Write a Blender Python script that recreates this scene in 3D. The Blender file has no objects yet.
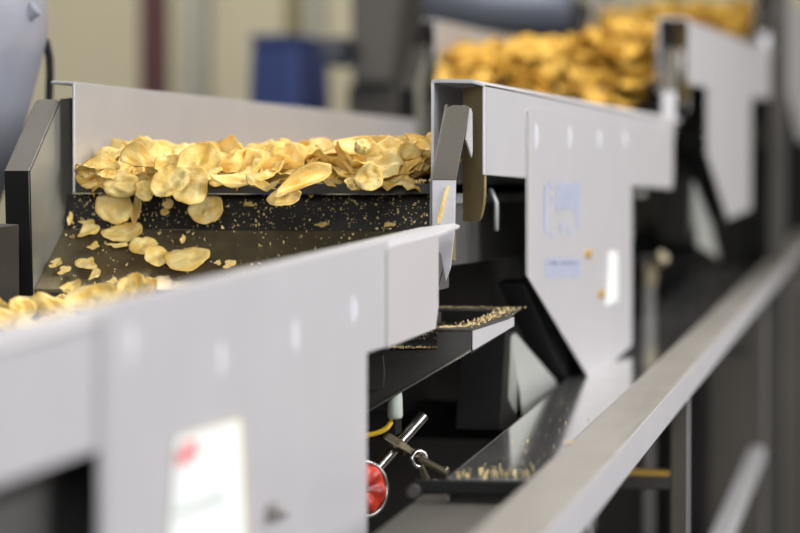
import bpy, bmesh, math, random
from mathutils import Vector, Matrix, Euler, noise
random.seed(7)
C = bpy.context.scene.collection
H = 1.30                                   # camera height
F = 3000.0                                 # focal length in pixels of an 800 px wide frame
R = math.radians
YAW = math.atan(600/3000); PIT = math.atan(116.5/3000)
CAM = Vector((0, 0, H))
ROT = Euler((math.pi/2-PIT, 0, YAW), 'XYZ').to_matrix()
def ray(px, py): return ROT @ Vector(((px-400)/F, (266.5-py)/F, -1))
def atX(px, py, X): d = ray(px, py); return CAM + d*(X/d.x)
def atY(px, py, Y): d = ray(px, py); return CAM + d*(Y/d.y)
def atZ(px, py, z): d = ray(px, py); return CAM + d*(z/d.z)     # z relative to the lens height
def atD(px, py, D): return CAM + ray(px, py)*D

# ------------------------------------------------------------------ materials
def nodes(name):
    m = bpy.data.materials.new(name); m.use_nodes = True
    return m, m.node_tree, m.node_tree.nodes['Principled BSDF']
def metal(name, col, rough=.38, met=.8, var=.12, streak=(3, 60, 60), bump=.05, spots=None, scale=1.0):
    m, t, b = nodes(name); N, L = t.nodes, t.links
    b.inputs['Metallic'].default_value = met
    tc = N.new('ShaderNodeTexCoord'); mp = N.new('ShaderNodeMapping'); mp.inputs['Scale'].default_value = streak
    L.new(tc.outputs['Object'], mp.inputs['Vector'])
    n1 = N.new('ShaderNodeTexNoise'); n1.inputs['Scale'].default_value = 4*scale; n1.inputs['Detail'].default_value = 6
    L.new(mp.outputs['Vector'], n1.inputs['Vector'])
    n2 = N.new('ShaderNodeTexNoise'); n2.inputs['Scale'].default_value = 9*scale; n2.inputs['Detail'].default_value = 4
    L.new(tc.outputs['Object'], n2.inputs['Vector'])
    mx = N.new('ShaderNodeMath'); mx.operation = 'ADD'; L.new(n1.outputs['Fac'], mx.inputs[0]); L.new(n2.outputs['Fac'], mx.inputs[1])
    hf = N.new('ShaderNodeMath'); hf.operation = 'MULTIPLY'; hf.inputs[1].default_value = .5; L.new(mx.outputs[0], hf.inputs[0])
    cr = N.new('ShaderNodeValToRGB'); e = cr.color_ramp.elements
    e[0].position, e[1].position = .3, .7
    e[0].color = [c*(1-var) for c in col]+[1]; e[1].color = [min(1, c*(1+var)) for c in col]+[1]
    L.new(hf.outputs[0], cr.inputs['Fac'])
    last = cr.outputs['Color']
    if spots:
        n3 = N.new('ShaderNodeTexNoise'); n3.inputs['Scale'].default_value = spots[1]; n3.inputs['Detail'].default_value = 3
        L.new(tc.outputs['Object'], n3.inputs['Vector'])
        r3 = N.new('ShaderNodeValToRGB'); r3.color_ramp.elements[0].position = spots[2]; r3.color_ramp.elements[1].position = spots[2]+.06
        L.new(n3.outputs['Fac'], r3.inputs['Fac'])
        mi = N.new('ShaderNodeMix'); mi.data_type = 'RGBA'; L.new(r3.outputs['Color'], mi.inputs[0])
        L.new(last, mi.inputs[6]); mi.inputs[7].default_value = list(spots[0])+[1]; last = mi.outputs[2]
    L.new(last, b.inputs['Base Color'])
    rr = N.new('ShaderNodeMapRange'); rr.inputs[3].default_value = rough*.85; rr.inputs[4].default_value = rough*1.2
    L.new(n1.outputs['Fac'], rr.inputs[0]); L.new(rr.outputs[0], b.inputs['Roughness'])
    if bump:
        bp = N.new('ShaderNodeBump'); bp.inputs['Strength'].default_value = bump; bp.inputs['Distance'].default_value = .002
        L.new(n1.outputs['Fac'], bp.inputs['Height']); L.new(bp.outputs['Normal'], b.inputs['Normal'])
    return m
def plain(name, col, rough=.5, var=.1, scale=12, met=0):
    m, t, b = nodes(name); N, L = t.nodes, t.links
    tc = N.new('ShaderNodeTexCoord'); n = N.new('ShaderNodeTexNoise'); n.inputs['Scale'].default_value = scale; n.inputs['Detail'].default_value = 5
    L.new(tc.outputs['Object'], n.inputs['Vector'])
    cr = N.new('ShaderNodeValToRGB'); e = cr.color_ramp.elements; e[0].position, e[1].position = .3, .7
    e[0].color = [c*(1-var) for c in col]+[1]; e[1].color = [min(1, c*(1+var)) for c in col]+[1]
    L.new(n.outputs['Fac'], cr.inputs['Fac']); L.new(cr.outputs['Color'], b.inputs['Base Color'])
    b.inputs['Roughness'].default_value = rough; b.inputs['Metallic'].default_value = met
    return m
def dull(m):
    m.node_tree.nodes['Principled BSDF'].inputs['Specular IOR Level'].default_value = .12; return m
def chip_mat(name, c0, c1, c2):
    m, t, b = nodes(name); N, L = t.nodes, t.links
    tc = N.new('ShaderNodeTexCoord'); oi = N.new('ShaderNodeObjectInfo')
    ad = N.new('ShaderNodeVectorMath'); ad.operation = 'ADD'; L.new(tc.outputs['Object'], ad.inputs[0]); L.new(oi.outputs['Random'], ad.inputs[1])
    n = N.new('ShaderNodeTexNoise'); n.inputs['Scale'].default_value = 55; n.inputs['Detail'].default_value = 4; L.new(ad.outputs[0], n.inputs['Vector'])
    n2 = N.new('ShaderNodeTexNoise'); n2.inputs['Scale'].default_value = 330; n2.inputs['Detail'].default_value = 3; L.new(ad.outputs[0], n2.inputs['Vector'])
    cr = N.new('ShaderNodeValToRGB'); e = cr.color_ramp.elements; e[0].position, e[1].position = .34, .60
    e[0].color = list(c0)+[1]; e[1].color = list(c1)+[1]
    L.new(n.outputs['Fac'], cr.inputs['Fac'])
    at = N.new('ShaderNodeAttribute'); at.attribute_name = 'rim'
    mi = N.new('ShaderNodeMix'); mi.data_type = 'RGBA'; L.new(at.outputs['Fac'], mi.inputs[0]); L.new(cr.outputs['Color'], mi.inputs[6]); mi.inputs[7].default_value = list(c2)+[1]
    hs = N.new('ShaderNodeHueSaturation'); mr = N.new('ShaderNodeMapRange'); mr.inputs[3].default_value = .93; mr.inputs[4].default_value = 1.12
    L.new(oi.outputs['Random'], mr.inputs[0]); L.new(mr.outputs[0], hs.inputs['Value']); L.new(mi.outputs[2], hs.inputs['Color'])
    L.new(hs.outputs['Color'], b.inputs['Base Color'])
    b.inputs['Roughness'].default_value = .42; b.inputs['Specular IOR Level'].default_value = .4
    bp = N.new('ShaderNodeBump'); bp.inputs['Strength'].default_value = .8; bp.inputs['Distance'].default_value = .0014
    L.new(n2.outputs['Fac'], bp.inputs['Height']); L.new(bp.outputs['Normal'], b.inputs['Normal'])
    tr = N.new('ShaderNodeBsdfTranslucent'); L.new(hs.outputs['Color'], tr.inputs['Color'])
    ms = N.new('ShaderNodeMixShader'); ms.inputs[0].default_value = .12
    L.new(b.outputs[0], ms.inputs[1]); L.new(tr.outputs[0], ms.inputs[2]); L.new(ms.outputs[0], N['Material Output'].inputs['Surface'])
    return m
M = dict(
    skirt=metal('bright_steel', (.585, .57, .595), .42, .35, .05, bump=.02),
    lstrip=metal('dark_reflection_steel', (.05, .046, .042), .42, .7, .15, streak=(8, 8, 8)),  # near-black reflection put into the left leaning flange's colour
    slotm=plain('embossed_steel', (.56, .55, .57), .65, .05),
    skirt2=metal('bright_end_steel', (.60, .565, .575), .42, .35, .04, bump=.02),
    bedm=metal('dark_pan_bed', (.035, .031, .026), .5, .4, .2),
    cwall=metal('chute_wall_steel', (.36, .355, .31), .42, .5, .12, streak=(6, 6, 6), bump=.02),
    wall=metal('satin_steel', (.50, .50, .515), .42, .55, .06, bump=.02),
    strip=metal('dull_grey_steel', (.095, .087, .078), .45, .75, .12, streak=(8, 8, 8), spots=((.5, .4, .22), 240, .70)),  # grey that carries the dark reflection painted on the leaning flange
    chute=metal('gold_sheen_steel', (.23, .19, .115), .25, .65, .25, streak=(6, 6, 6), spots=((.55, .47, .32), 420, .70)),  # golden reflection painted into the base colour, crumbs as spots
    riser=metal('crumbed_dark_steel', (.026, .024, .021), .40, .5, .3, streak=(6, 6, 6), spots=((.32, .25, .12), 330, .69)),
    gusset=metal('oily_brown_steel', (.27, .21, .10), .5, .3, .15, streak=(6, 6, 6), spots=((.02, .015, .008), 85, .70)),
    legm=metal('brown_leg_steel', (.075, .065, .05), .5, .4, .15),
    dark=metal('dark_steel', (.05, .046, .042), .5, .5, .2),
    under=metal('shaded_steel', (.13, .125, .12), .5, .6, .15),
    black=dull(plain('black_rubber', (.010, .010, .011), .5)),
    frame=dull(plain('black_frame_and_shade', (.010, .0095, .009), .6)),
    tray=metal('wet_steel', (.90, .91, .89), .10, .9, .18, streak=(8, 3, 8), bump=.04, spots=((.5, .5, .46), 300, .74)),
    tray2=metal('worn_tray_steel', (.20, .19, .17), .40, .8, .12),
    rail=metal('brushed_rail_steel', (.40, .375, .34), .36, .55, .12, streak=(60, 2, 60), bump=.08),
    hop=metal('reflection_mottled_steel', (.30, .31, .36), .42, .25, .3, streak=(1, 1, 1), scale=.9, bump=.02),  # noise mottling paints uneven reflections into the colour
    chrome=metal('chrome', (.40, .385, .36), .22, 1.0, .05, bump=0),
    brass=metal('oily_brass_steel', (.23, .20, .13), .28, .9, .15, bump=0),
    red=plain('red_plastic', (.55, .035, .012), .4, .8, 45),
    redink=plain('red_ink', (.8, .10, .12), .6, .05),
    white=plain('white_sticker_and_reflection', (.84, .88, .85), .5, .02),
    edge=plain('sticker_edge', (.55, .48, .33), .6, .05),
    ink=plain('grey_ink', (.45, .47, .45), .6, .05),
    blueink=plain('pale_blue_ink', (.40, .44, .58), .6, .06),
    yellow=plain('yellow_cable', (.85, .55, .03), .45, .05),
    sens=plain('grey_green_plastic', (.42, .46, .40), .45, .1, 80),
    mount=metal('pale_mount_plate', (.48, .49, .46), .45, .4, .12),
    amber=plain('amber_rail', (.45, .28, .045), .4, .15, met=.3),
    blue=plain('blue_plastic', (.018, .038, .15), .5, .1),
    navy=plain('dark_motor_paint', (.02, .024, .04), .5, .1),
    maroon=plain('maroon_paint', (.085, .03, .035), .6, .1),
    post=plain('grey_post_paint', (.33, .32, .28), .6, .06),
    tan=plain('tan_post_paint', (.34, .29, .15), .6, .06),
    dkm=plain('dark_machine_paint', (.045, .040, .034), .6, .15, 3),
    cab=plain('dark_cabinet_paint', (.082, .072, .06), .6, .15, 3),
    hood=metal('blue_grey_hood', (.22, .24, .29), .42, .5, .1),
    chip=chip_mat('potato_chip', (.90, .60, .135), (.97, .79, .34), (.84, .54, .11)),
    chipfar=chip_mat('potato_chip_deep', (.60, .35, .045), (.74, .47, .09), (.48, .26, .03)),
    crumb=plain('crumb', (.72, .55, .26), .6, .35, 90),
)
def surf(name, c0, c1, sc, rough):
    return plain(name, [(a+b)/2 for a, b in zip(c0, c1)], rough, .12, sc)
M['floor'] = surf('concrete_floor', (.10, .095, .085), (.13, .12, .11), 2.5, .5)
M['wallp'] = surf('cream_wall', (.62, .57, .42), (.66, .61, .45), .8, .7)
M['ceil'] = surf('dark_ceiling', (.09, .09, .09), (.11, .11, .11), 1, .8)

# ------------------------------------------------------------------ mesh helpers
def box(bm, a, b):
    (x0, y0, z0), (x1, y1, z1) = a, b
    v = [bm.verts.new(p) for p in ((x0,y0,z0),(x1,y0,z0),(x1,y1,z0),(x0,y1,z0),(x0,y0,z1),(x1,y0,z1),(x1,y1,z1),(x0,y1,z1))]
    for f in ((0,3,2,1),(4,5,6,7),(0,1,5,4),(1,2,6,5),(2,3,7,6),(3,0,4,7)): bm.faces.new([v[i] for i in f])
def slab(bm, pts, off):                     # a flat polygon given thickness by the vector off
    pts = [Vector(p) for p in pts]; off = Vector(off); n = len(pts)
    a = [bm.verts.new(p) for p in pts]; b = [bm.verts.new(p+off) for p in pts]
    bm.faces.new(a[::-1]); bm.faces.new(b)
    for i in range(n): bm.faces.new((a[i], a[(i+1) % n], b[(i+1) % n], b[i]))
def loft(bm, rings, close=True, caps=True):
    rs = [[bm.verts.new(p) for p in r] for r in rings]; n = len(rs[0])
    for a, b in zip(rs, rs[1:]):
        for i in range(n if close else n-1): bm.faces.new((a[i], a[(i+1) % n], b[(i+1) % n], b[i]))
    if caps: bm.faces.new(rs[0][::-1]); bm.faces.new(rs[-1])
def tube(bm, pts, r, seg=14, rs=None):
    pts = [Vector(p) for p in pts]; rings = []
    for i, p in enumerate(pts):
        d = (pts[min(i+1, len(pts)-1)]-pts[max(i-1, 0)]).normalized()
        u = d.cross(Vector((0.13, .2, 1)) if abs(d.z) < .95 else Vector((1, 0, 0))).normalized(); w = d.cross(u)
        rr = rs[i] if rs else r
        rings.append([p+(u*math.cos(t)+w*math.sin(t))*rr for t in [2*math.pi*k/seg for k in range(seg)]])
    loft(bm, rings)
def bezier(p0, p1, p2, p3, n=16):
    p0, p1, p2, p3 = map(Vector, (p0, p1, p2, p3)); o = []
    for i in range(n+1):
        t = i/n; o.append(p0*(1-t)**3+p1*3*t*(1-t)**2+p2*3*t*t*(1-t)+p3*t**3)
    return o
def ring(bm, c, nrm, R0, r, seg=28, rs=10, sy=1.0):
    c = Vector(c); nrm = Vector(nrm).normalized(); u = nrm.cross(Vector((0, 0, 1))).normalized(); w = u.cross(nrm)
    vs = []
    for i in range(seg):
        a = 2*math.pi*i/seg; d = u*math.cos(a)+w*math.sin(a)*sy
        vs.append([bm.verts.new(c+d*R0+(d*math.cos(b)+nrm*math.sin(b))*r) for b in [2*math.pi*k/rs for k in range(rs)]])
    for i in range(seg):
        for k in range(rs): bm.faces.new((vs[i][k], vs[(i+1) % seg][k], vs[(i+1) % seg][(k+1) % rs], vs[i][(k+1) % rs]))
def lathe(bm, c, prof, seg=48):
    c = Vector(c); loft(bm, [[c+Vector((r*math.cos(t), r*math.sin(t), z)) for t in [2*math.pi*k/seg for k in range(seg)]] for r, z in prof])
def B(): return bmesh.new()
def root_loc(p):
    while p.parent: p = p.parent
    return p.location.copy()
def obj(name, bm, mat, parent=None, bev=0, smooth=False, label=None, loc=None):
    me = bpy.data.meshes.new(name)
    bmesh.ops.recalc_face_normals(bm, faces=bm.faces[:])
    org = root_loc(parent) if parent else (Vector(loc) if loc else Vector())
    bmesh.ops.translate(bm, verts=bm.verts[:], vec=-org)
    if smooth:
        for f in bm.faces: f.smooth = True
    bm.to_mesh(me); bm.free(); me.materials.append(mat)
    o = bpy.data.objects.new(name, me); C.objects.link(o)
    if parent: o.parent = parent
    elif loc: o.location = loc
    if bev:
        md = o.modifiers.new('bevel', 'BEVEL'); md.width = bev; md.segments = 2; md.limit_method = 'ANGLE'; md.angle_limit = R(40)
    if label: o['label'] = label
    return o
def tag(o, label=None, cat=None, group=None, kind=None):
    for k, v in (('label', label), ('category', cat), ('group', group), ('kind', kind)):
        if v: o[k] = v
    return o
def thing(name, loc, label, cat, group=None):
    o = bpy.data.objects.new(name, None); C.objects.link(o); o.location = loc; o.empty_display_size = .1
    return tag(o, label, cat, group)
def boxes(name, mat, parent, *bs, bev=.0015, label=None):
    bm = B()
    for a, b in bs: box(bm, a, b)
    return obj(name, bm, mat, parent, bev, label=label)

# ------------------------------------------------------------------ the setting
bm = B(); box(bm, (-9, -4, -.1), (5, 13.2, 0)); tag(obj('floor', bm, M['floor']), kind='structure')
bm = B(); box(bm, (-9, 13, 0), (5, 13.2, 4.2)); tag(obj('wall_back', bm, M['wallp']), kind='structure')

# ------------------------------------------------------------------ vibrating conveyor pans
XL, XI2, XO = -.932, -.5568, -.505           # left wall, inner right wall, outer skirt
LEN = 1.75
# profile of the discharge chute, read once at the pan nearest the lens
Y1 = .948; ZB1 = -.0715
def prof(px, py, X): p = atX(px, py, X); return (p.y-Y1, p.z-H-ZB1)
CL = -.95; CR = -.54
cA = prof(34, 287, CL); cC = prof(63.5, 227, CL); cT = (cC[0]+.012, cC[1]+.036)
lw = [prof(*q, CL) for q in ((33, 294), (30, 169), (61, 97), (70.5, 96), (73, 190), (73, 236))]
rw = [prof(*q, CR) for q in ((431, 290), (432, 178), (447, 103), (449, 102))]
tF = 2.865-Y1
DATA = [  # front Y, rim z front, rim z back, skirt depth front / back
    (0.948, -.107, -.0735, .070, .088),
    (2.958, .070, .050, .095, .110),
    (4.970, .219, .222, .111, .108),
    (6.980, .370, .370, .110, .110)]
PANS = []
LBL = ['nearest bright steel vibrating conveyor pan with white sticker on its side plate',
       'second steel vibrating conveyor pan, in focus, chips spilling off its front edge',
       'third steel conveyor pan, blurred, behind the open-ended second pan',
       'farthest steel conveyor pan at the top right, chips heaped in it']
def make_pan(k):
    Yf, zf, zb, hf, hb = DATA[k]
    XI = -.53 if k == 0 else XI2
    Z = lambda t: H + zf + (zb-zf)*t/LEN
    P = lambda x, t, dz=0: Vector((x, Yf+t, Z(t)+dz))
    E = lambda x, q: Vector((x, Yf+q[0], H+zb+q[1]))      # chute point
    t = thing('conveyor_pan', (-.74, Yf+LEN/2, Z(LEN/2)-.2), LBL[k], 'conveyor', 'vibrating conveyor pans')
    PANS.append(t)
    bd = -.086 if k == 0 else -.104
    t1 = 1.905
    # bed
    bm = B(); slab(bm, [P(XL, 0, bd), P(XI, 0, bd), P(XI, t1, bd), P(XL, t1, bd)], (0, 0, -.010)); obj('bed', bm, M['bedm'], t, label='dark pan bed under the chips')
    # left wall with outward top flange
    bm = B(); slab(bm, [P(XL, 0, bd-.01), P(XL, 1.83, bd-.01), P(XL, 1.83), P(XL, 0)], (-.003, 0, 0))
    slab(bm, [P(XL-.002, 0), P(XL-.002, 1.83), P(XL-.026, 1.83, .001), P(XL-.026, 0, .001)], (0, 0, -.003))
    obj('left_wall', bm, M['dark' if k == 0 else 'wall'], t, .0012)
    # right wall, running below the bed as an apron with shade painted into its grey
    bt = -.088 if k == 0 else bd-.02
    bm = B(); slab(bm, [P(XI, 0, bt), P(XI, 1.83, bt), P(XI, 1.83, -.002), P(XI, 0, -.002)], (-.003, 0, 0))
    obj('right_wall', bm, M['wall'], t)
    ta = 1.40 if k == 0 else 1.7
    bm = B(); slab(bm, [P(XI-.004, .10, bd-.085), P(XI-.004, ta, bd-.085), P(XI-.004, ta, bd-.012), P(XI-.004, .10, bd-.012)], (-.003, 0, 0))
    obj('apron', bm, M['under'], t, label='apron below the pan side, painted in shade grey')
    # top flange
    fl = .108
    bm = B(); slab(bm, [P(XI-.003, 0, 0), P(XI+.006, -.001, .002), P(XO-.012, -.004, .001), P(XO, -.004, -.004), P(XO, LEN, -.004), P(XO+.004, LEN+.095, .001), P(XO-.004, LEN+.108, .002), P(XI-.003, LEN+.05, 0)], (0, 0, -.0035))
    obj('top_flange', bm, M['skirt'], t, .001)
    # skirt
    bm = B(); slab(bm, [P(XO, 0, -.004), P(XO, 0, -hf), P(XO, LEN-.014, -hb-.002), P(XO, LEN-.002, -hb+.018), P(XO, LEN, -.004)], (-.003, 0, 0))
    obj('skirt', bm, M['skirt'], t, .001)
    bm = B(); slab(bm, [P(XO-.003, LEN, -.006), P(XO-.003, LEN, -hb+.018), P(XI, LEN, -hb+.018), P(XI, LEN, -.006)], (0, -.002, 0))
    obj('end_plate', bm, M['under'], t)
    bm = B(); a = LEN-(.242 if k == 0 else .155); slab(bm, [P(XO+.0012, a, -.004), P(XO+.0012, a, -hb), P(XO+.0012, LEN-.013, -hb-.001), P(XO+.0012, LEN+.001, -hb+.018), P(XO+.0012, LEN+.001, -.004)], (-.0012, 0, 0))
    obj('end_cover', bm, M['skirt2'], t)
    # diagonal gusset closing the box at the front
    bm = B(); dx = -.030; dy = .046; g = []
    zbot = -.142
    for s, dz in [(1, -.006), (0, -.006), (0, zbot+.035)]: g.append(P(XO-.002+dx*s, .006+dy*s, dz))
    for a in range(1, 7):
        th = a/6*math.pi/2; s = .36*(1-math.cos(th)); g.append(P(XO-.002+dx*s, .006+dy*s, zbot+.035-.035*math.sin(th)))
    g.append(P(XO-.002+dx, .006+dy, zbot))
    slab(bm, g, (.0025, .001, 0)); obj('gusset', bm, M['gusset'], t, .0006, label='brown oily gusset plate with rounded corner')
    bm = B(); slab(bm, [P(XI+.002, .03, bd-.04), P(XI+.002, .05, bd-.075), P(XI+.002, .10, bd-.08), P(XI+.002, .10, -.08), P(XI+.002, .04, -.085)], (.002, 0, 0)); obj('end_tab', bm, M['gusset'], t)
    bm = B(); tube(bm, [P(XI+.02, .22, bd-.006), P(XI+.025, .23, bd-.02), P(XI+.025, .23, bd-.05)], .0025, 8); obj('hook', bm, M['mount'], t, smooth=True)
    # discharge chute
    bm = B(); A0, A1 = E(CL, cA), E(CR, cA); C0, C1 = E(CL, cC), E(CR, cC); T0, T1 = E(CL, cT), E(CR, cT)
    loft(bm, [[A0+Vector((0, 0, -.004)), A0, A1, A1+Vector((0, 0, -.004))], [C0+Vector((0, .004, -.004)), C0, C1, C1+Vector((0, .004, -.004))]])
    obj('chute_floor', bm, M['chute'], t, .0008, label='sloping chute floor with painted golden sheen, dusted with crumbs')
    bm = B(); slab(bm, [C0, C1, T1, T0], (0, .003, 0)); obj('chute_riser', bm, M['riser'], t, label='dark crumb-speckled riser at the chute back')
    bm = B(); slab(bm, [A0+Vector((0,.004,-.004)), A1+Vector((0,.004,-.004)), Vector((CR, A1.y+.004, Z(t1)+bd-.005)), Vector((CL, A0.y+.004, Z(t1)+bd-.005))], (0, .003, 0)); obj('chute_gap_shade', bm, M['dark'], t)  # dark sheet standing in for the shaded gap under the chute
    bm = B(); slab(bm, [E(CL, q) for q in lw], (-.0025, 0, 0)); obj('chute_wall', bm, M['cwall'], t, .0008)
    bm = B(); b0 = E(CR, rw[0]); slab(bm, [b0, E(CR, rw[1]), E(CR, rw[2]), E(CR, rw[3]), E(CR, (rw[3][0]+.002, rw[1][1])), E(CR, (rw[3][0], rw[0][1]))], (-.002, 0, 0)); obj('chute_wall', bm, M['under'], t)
    # turned front flanges: upright part, then leaning back with a dark reflection painted in
    def flange(x0, x1, q0, q1, q2, nm, mats, rear):
        s = 1 if x1 > x0 else -1
        bm = B(); lo = E(x0, q0)
        if nm == 'right':
            pts = [E(x0, q1), E(x1, q1), E(x1-.001, (q1[0], q1[1]-.046)), E(x1-.005, (q1[0], q1[1]-.085)), E(x1-.010, (q1[0], q1[1]-.098)), E(x1-.015, (q1[0], q1[1]-.072)), E(x0, (q1[0], q1[1]-.06))]
        else: pts = [E(x0, q1), E(x1, q1), E(x1, q0), E(x0, q0)]
        slab(bm, pts, (0, .002, 0)); f1 = obj('flange', bm, mats[0], t, .0006, label='upright flange at the chute front edge')
        bm = B(); a, b = Vector((0, q2[0]-q1[0], q2[1]-q1[1])).normalized(), None
        nn = Vector((0, a.z, -a.y))
        top = [E(x0, q2), E(x1, q2)]
        c = .006
        p0, p1 = top
        pts = [E(x0, q1), E(x1, q1), p1-a*c, p1+Vector((-s*c*.3, 0, 0))-a*c*.3, p1+Vector((-s*c, 0, 0)), p0+Vector((s*c, 0, 0)), p0-a*c*.6]
        slab(bm, pts, nn*.002*(1 if nn.y > 0 else -1)); obj('flange', bm, mats[1], t, .0006, label='flange leaning back at the chute front, dark reflection painted in')
        # return lip along the outer edge
        if nm == 'right':
            bm = B(); slab(bm, [E(x1, (q2[0]-.004, q2[1]-.003)), E(x1, (q2[0]+.004, q2[1]-.008)), E(x1, (q2[0]+.006, q2[1]-.045)), E(x1, (q2[0]+.001, q2[1]-.052)), E(x1, (q2[0]-.030, q2[1]-.035))], (.0015, 0, 0))
            obj('lip', bm, M['skirt'], t)
    flange(CL, CL-.027, lw[0], lw[1], lw[2], 'left', (M['frame'], M['lstrip']), 0)
    flange(CR, CR+.0235, rw[0], rw[1], rw[2], 'right', (M['skirt'], M['strip']), 0)
    bm = B(); e0 = E(CL-.0025, lw[3]); slab(bm, [e0, e0+Vector((.0, .03, -.004)), E(CL-.0025, lw[4])+Vector((0, .03, 0)), E(CL-.0025, lw[4])], (.0045, 0, 0)); obj('rear_edge', bm, M['black'], t)
    # side plate (support bracket) bolted over the skirt
    XB = XO+.002
    if k == 0:
        px = [(100, 640), (100, 322), (104, 310), (114, 303), (388, 241), (388, 346), (367, 352), (367, 640)]
        pts = [atX(x, y, XB) for x, y in px]; slots = [(132, 345, 17), (222, 361, 15), (296, 338, 14), (354, 311, 12)]
    elif k == 1:
        px = [(527, 275), (527, 112), (529, 108), (533, 107), (672, 134), (672, 187), (632, 186), (632, 345), (592, 382)]
        pts = [atX(x, y, XB) for x, y in px]; slots = [(536.5, 137, 10.5), (570, 138, 9), (599.5, 139, 8), (625, 140, 7)]
    else:
        px = [(527, 275), (527, 112), (533, 107), (640, 128), (632, 186), (632, 330), (580, 362)]
        pts = [atX(x, y, XB)+Vector((0, Yf-DATA[1][0]+.02, zf-DATA[1][1]-.02)) for x, y in px]; slots = []
    bm = B(); slab(bm, pts, (-.0015, 0, 0)); br = obj('side_plate', bm, M['skirt'], t)
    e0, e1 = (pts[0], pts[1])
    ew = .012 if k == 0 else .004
    bm = B(); slab(bm, [e0+Vector((.0002, -ew*.2, 0)), e1+Vector((.0002, -ew*.2, 0)), e1+Vector((.0002, ew*.8, .002)), e0+Vector((.0002, ew*.8, 0))], (.0004, 0, 0)); obj('plate_shadow_line', bm, M['wall'] if k == 0 else M['gusset'], br, label='shadow line painted along the side plate edge')  # shadow line beside the plate, painted as a darker strip
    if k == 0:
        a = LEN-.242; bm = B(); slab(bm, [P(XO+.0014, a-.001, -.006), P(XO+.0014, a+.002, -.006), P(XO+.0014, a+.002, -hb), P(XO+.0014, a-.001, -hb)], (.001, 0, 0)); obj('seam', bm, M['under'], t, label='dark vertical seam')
    for i, (x, y, h) in enumerate(slots):
        bm = B(); c = atX(x, y, XB+.0006); hh = h*2*(c-CAM).length/F/2; w = hh*.17
        hh *= 1.5; w = hh*.2; rr_ = []
        for f in (1, .85, .6, .3):
            rr_.append([c+Vector((.0035*math.cos(f*math.pi/2)-.0008, w*f*math.cos(2*math.pi*a/20), hh*f*math.sin(2*math.pi*a/20))) for a in range(20)])
        loft(bm, rr_)
        obj('slot', bm, M['slotm'], br, smooth=True)
    if k == 0:
        bm = B(); slab(bm, [atX(x, y, XB+.001) for x, y in ((176, 437), (238, 417), (243, 420), (250, 560), (166, 580))], (.001, 0, 0)); obj('sticker_edge', bm, M['edge'], br)
        bm = B(); slab(bm, [atX(x, y, XB+.002) for x, y in ((177, 439), (237, 420), (240, 423), (246, 560), (167, 580))], (.0006, 0, 0)); st = obj('sticker', bm, M['white'], br, label='white paper sticker with red mark and grey print')
        bm = B()
        for d in range(3):
            for e in range(3):
                if (d, e) in ((0, 0), (2, 2)): continue
                x, y = 178+d*6.5, 445+e*7-d*1.5; slab(bm, [atX(*q, XB+.003) for q in ((x, y), (x+5.6, y-1.4), (x+5.6, y+4.9), (x, y+6.3))], (.0003, 0, 0))
        obj('red_mark', bm, M['redink'], st)
        bm = B(); rnd = random.Random(2)
        for d in range(9):
            x, y = 176+d*5.6, 510-d*2.1; slab(bm, [atX(*q, XB+.003) for q in ((x, y), (x+rnd.uniform(2, 4), y-1), (x+3.4, y+5.5), (x, y+7))], (.0003, 0, 0))
        for d in range(6):
            x, y = 205+d*4.5, 452-d*1.7; slab(bm, [atX(*q, XB+.003) for q in ((x, y), (x+2.4, y-.8), (x+2.4, y+1.4), (x, y+2.4))], (.0003, 0, 0))
        tag(obj('print', bm, M['ink'], st), kind='stuff')
        c = atX(267, 513, XB); bm = B(); tube(bm, [c, c+Vector((.008, 0, 0))], .0075, 6); tube(bm, [c, c+Vector((.014, 0, 0))], .0035, 10); obj('bolt', bm, M['chrome'], br, .0008)
    if k == 1:
        rnd = random.Random(5); bm = B()
        for x, y, h in [(545, 185, 48), (550, 181, 6), (551, 196, 5), (557, 182, 30), (561, 181, 27), (565, 183, 26), (569, 184, 24), (573, 182, 30), (577, 182, 46), (561, 222, 9), (569, 226, 10), (551, 232, 5)]:
            slab(bm, [atX(*q, XB+.0006) for q in ((x, y), (x+2.6, y+.3), (x+2.6, y+h), (x, y+h))], (.0003, 0, 0))
        for x in range(546, 579, 4):
            slab(bm, [atX(*q, XB+.0006) for q in ((x, 258), (x+2.5, 258), (x+2.5, 279-rnd.random()*5), (x, 279))], (.0003, 0, 0))
        slab(bm, [atX(*q, XB+.0006) for q in ((546, 262), (579, 262), (579, 264), (546, 264))], (.0003, 0, 0))
        obj('blue_print', bm, M['blueink'], br, label='faded blue block lettering')
        for x, y in ((586, 254), (599, 294)):
            c = atX(x, y, XB); bm = B(); tube(bm, [c, c+Vector((.007, 0, 0))], .006, 6); obj('bolt', bm, M['amber'], br, .0006)
        bm = B(); slab(bm, [atX(x, y, XB+.0006) for x, y in ((609, 252), (616, 252), (616, 300), (606, 306))], (.003, 0, 0)); obj('plate_reflection', bm, M['white'], br, .001)  # white reflection on the plate, modelled as a thin strip
    return t
for k in range(4): make_pan(k)

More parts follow.
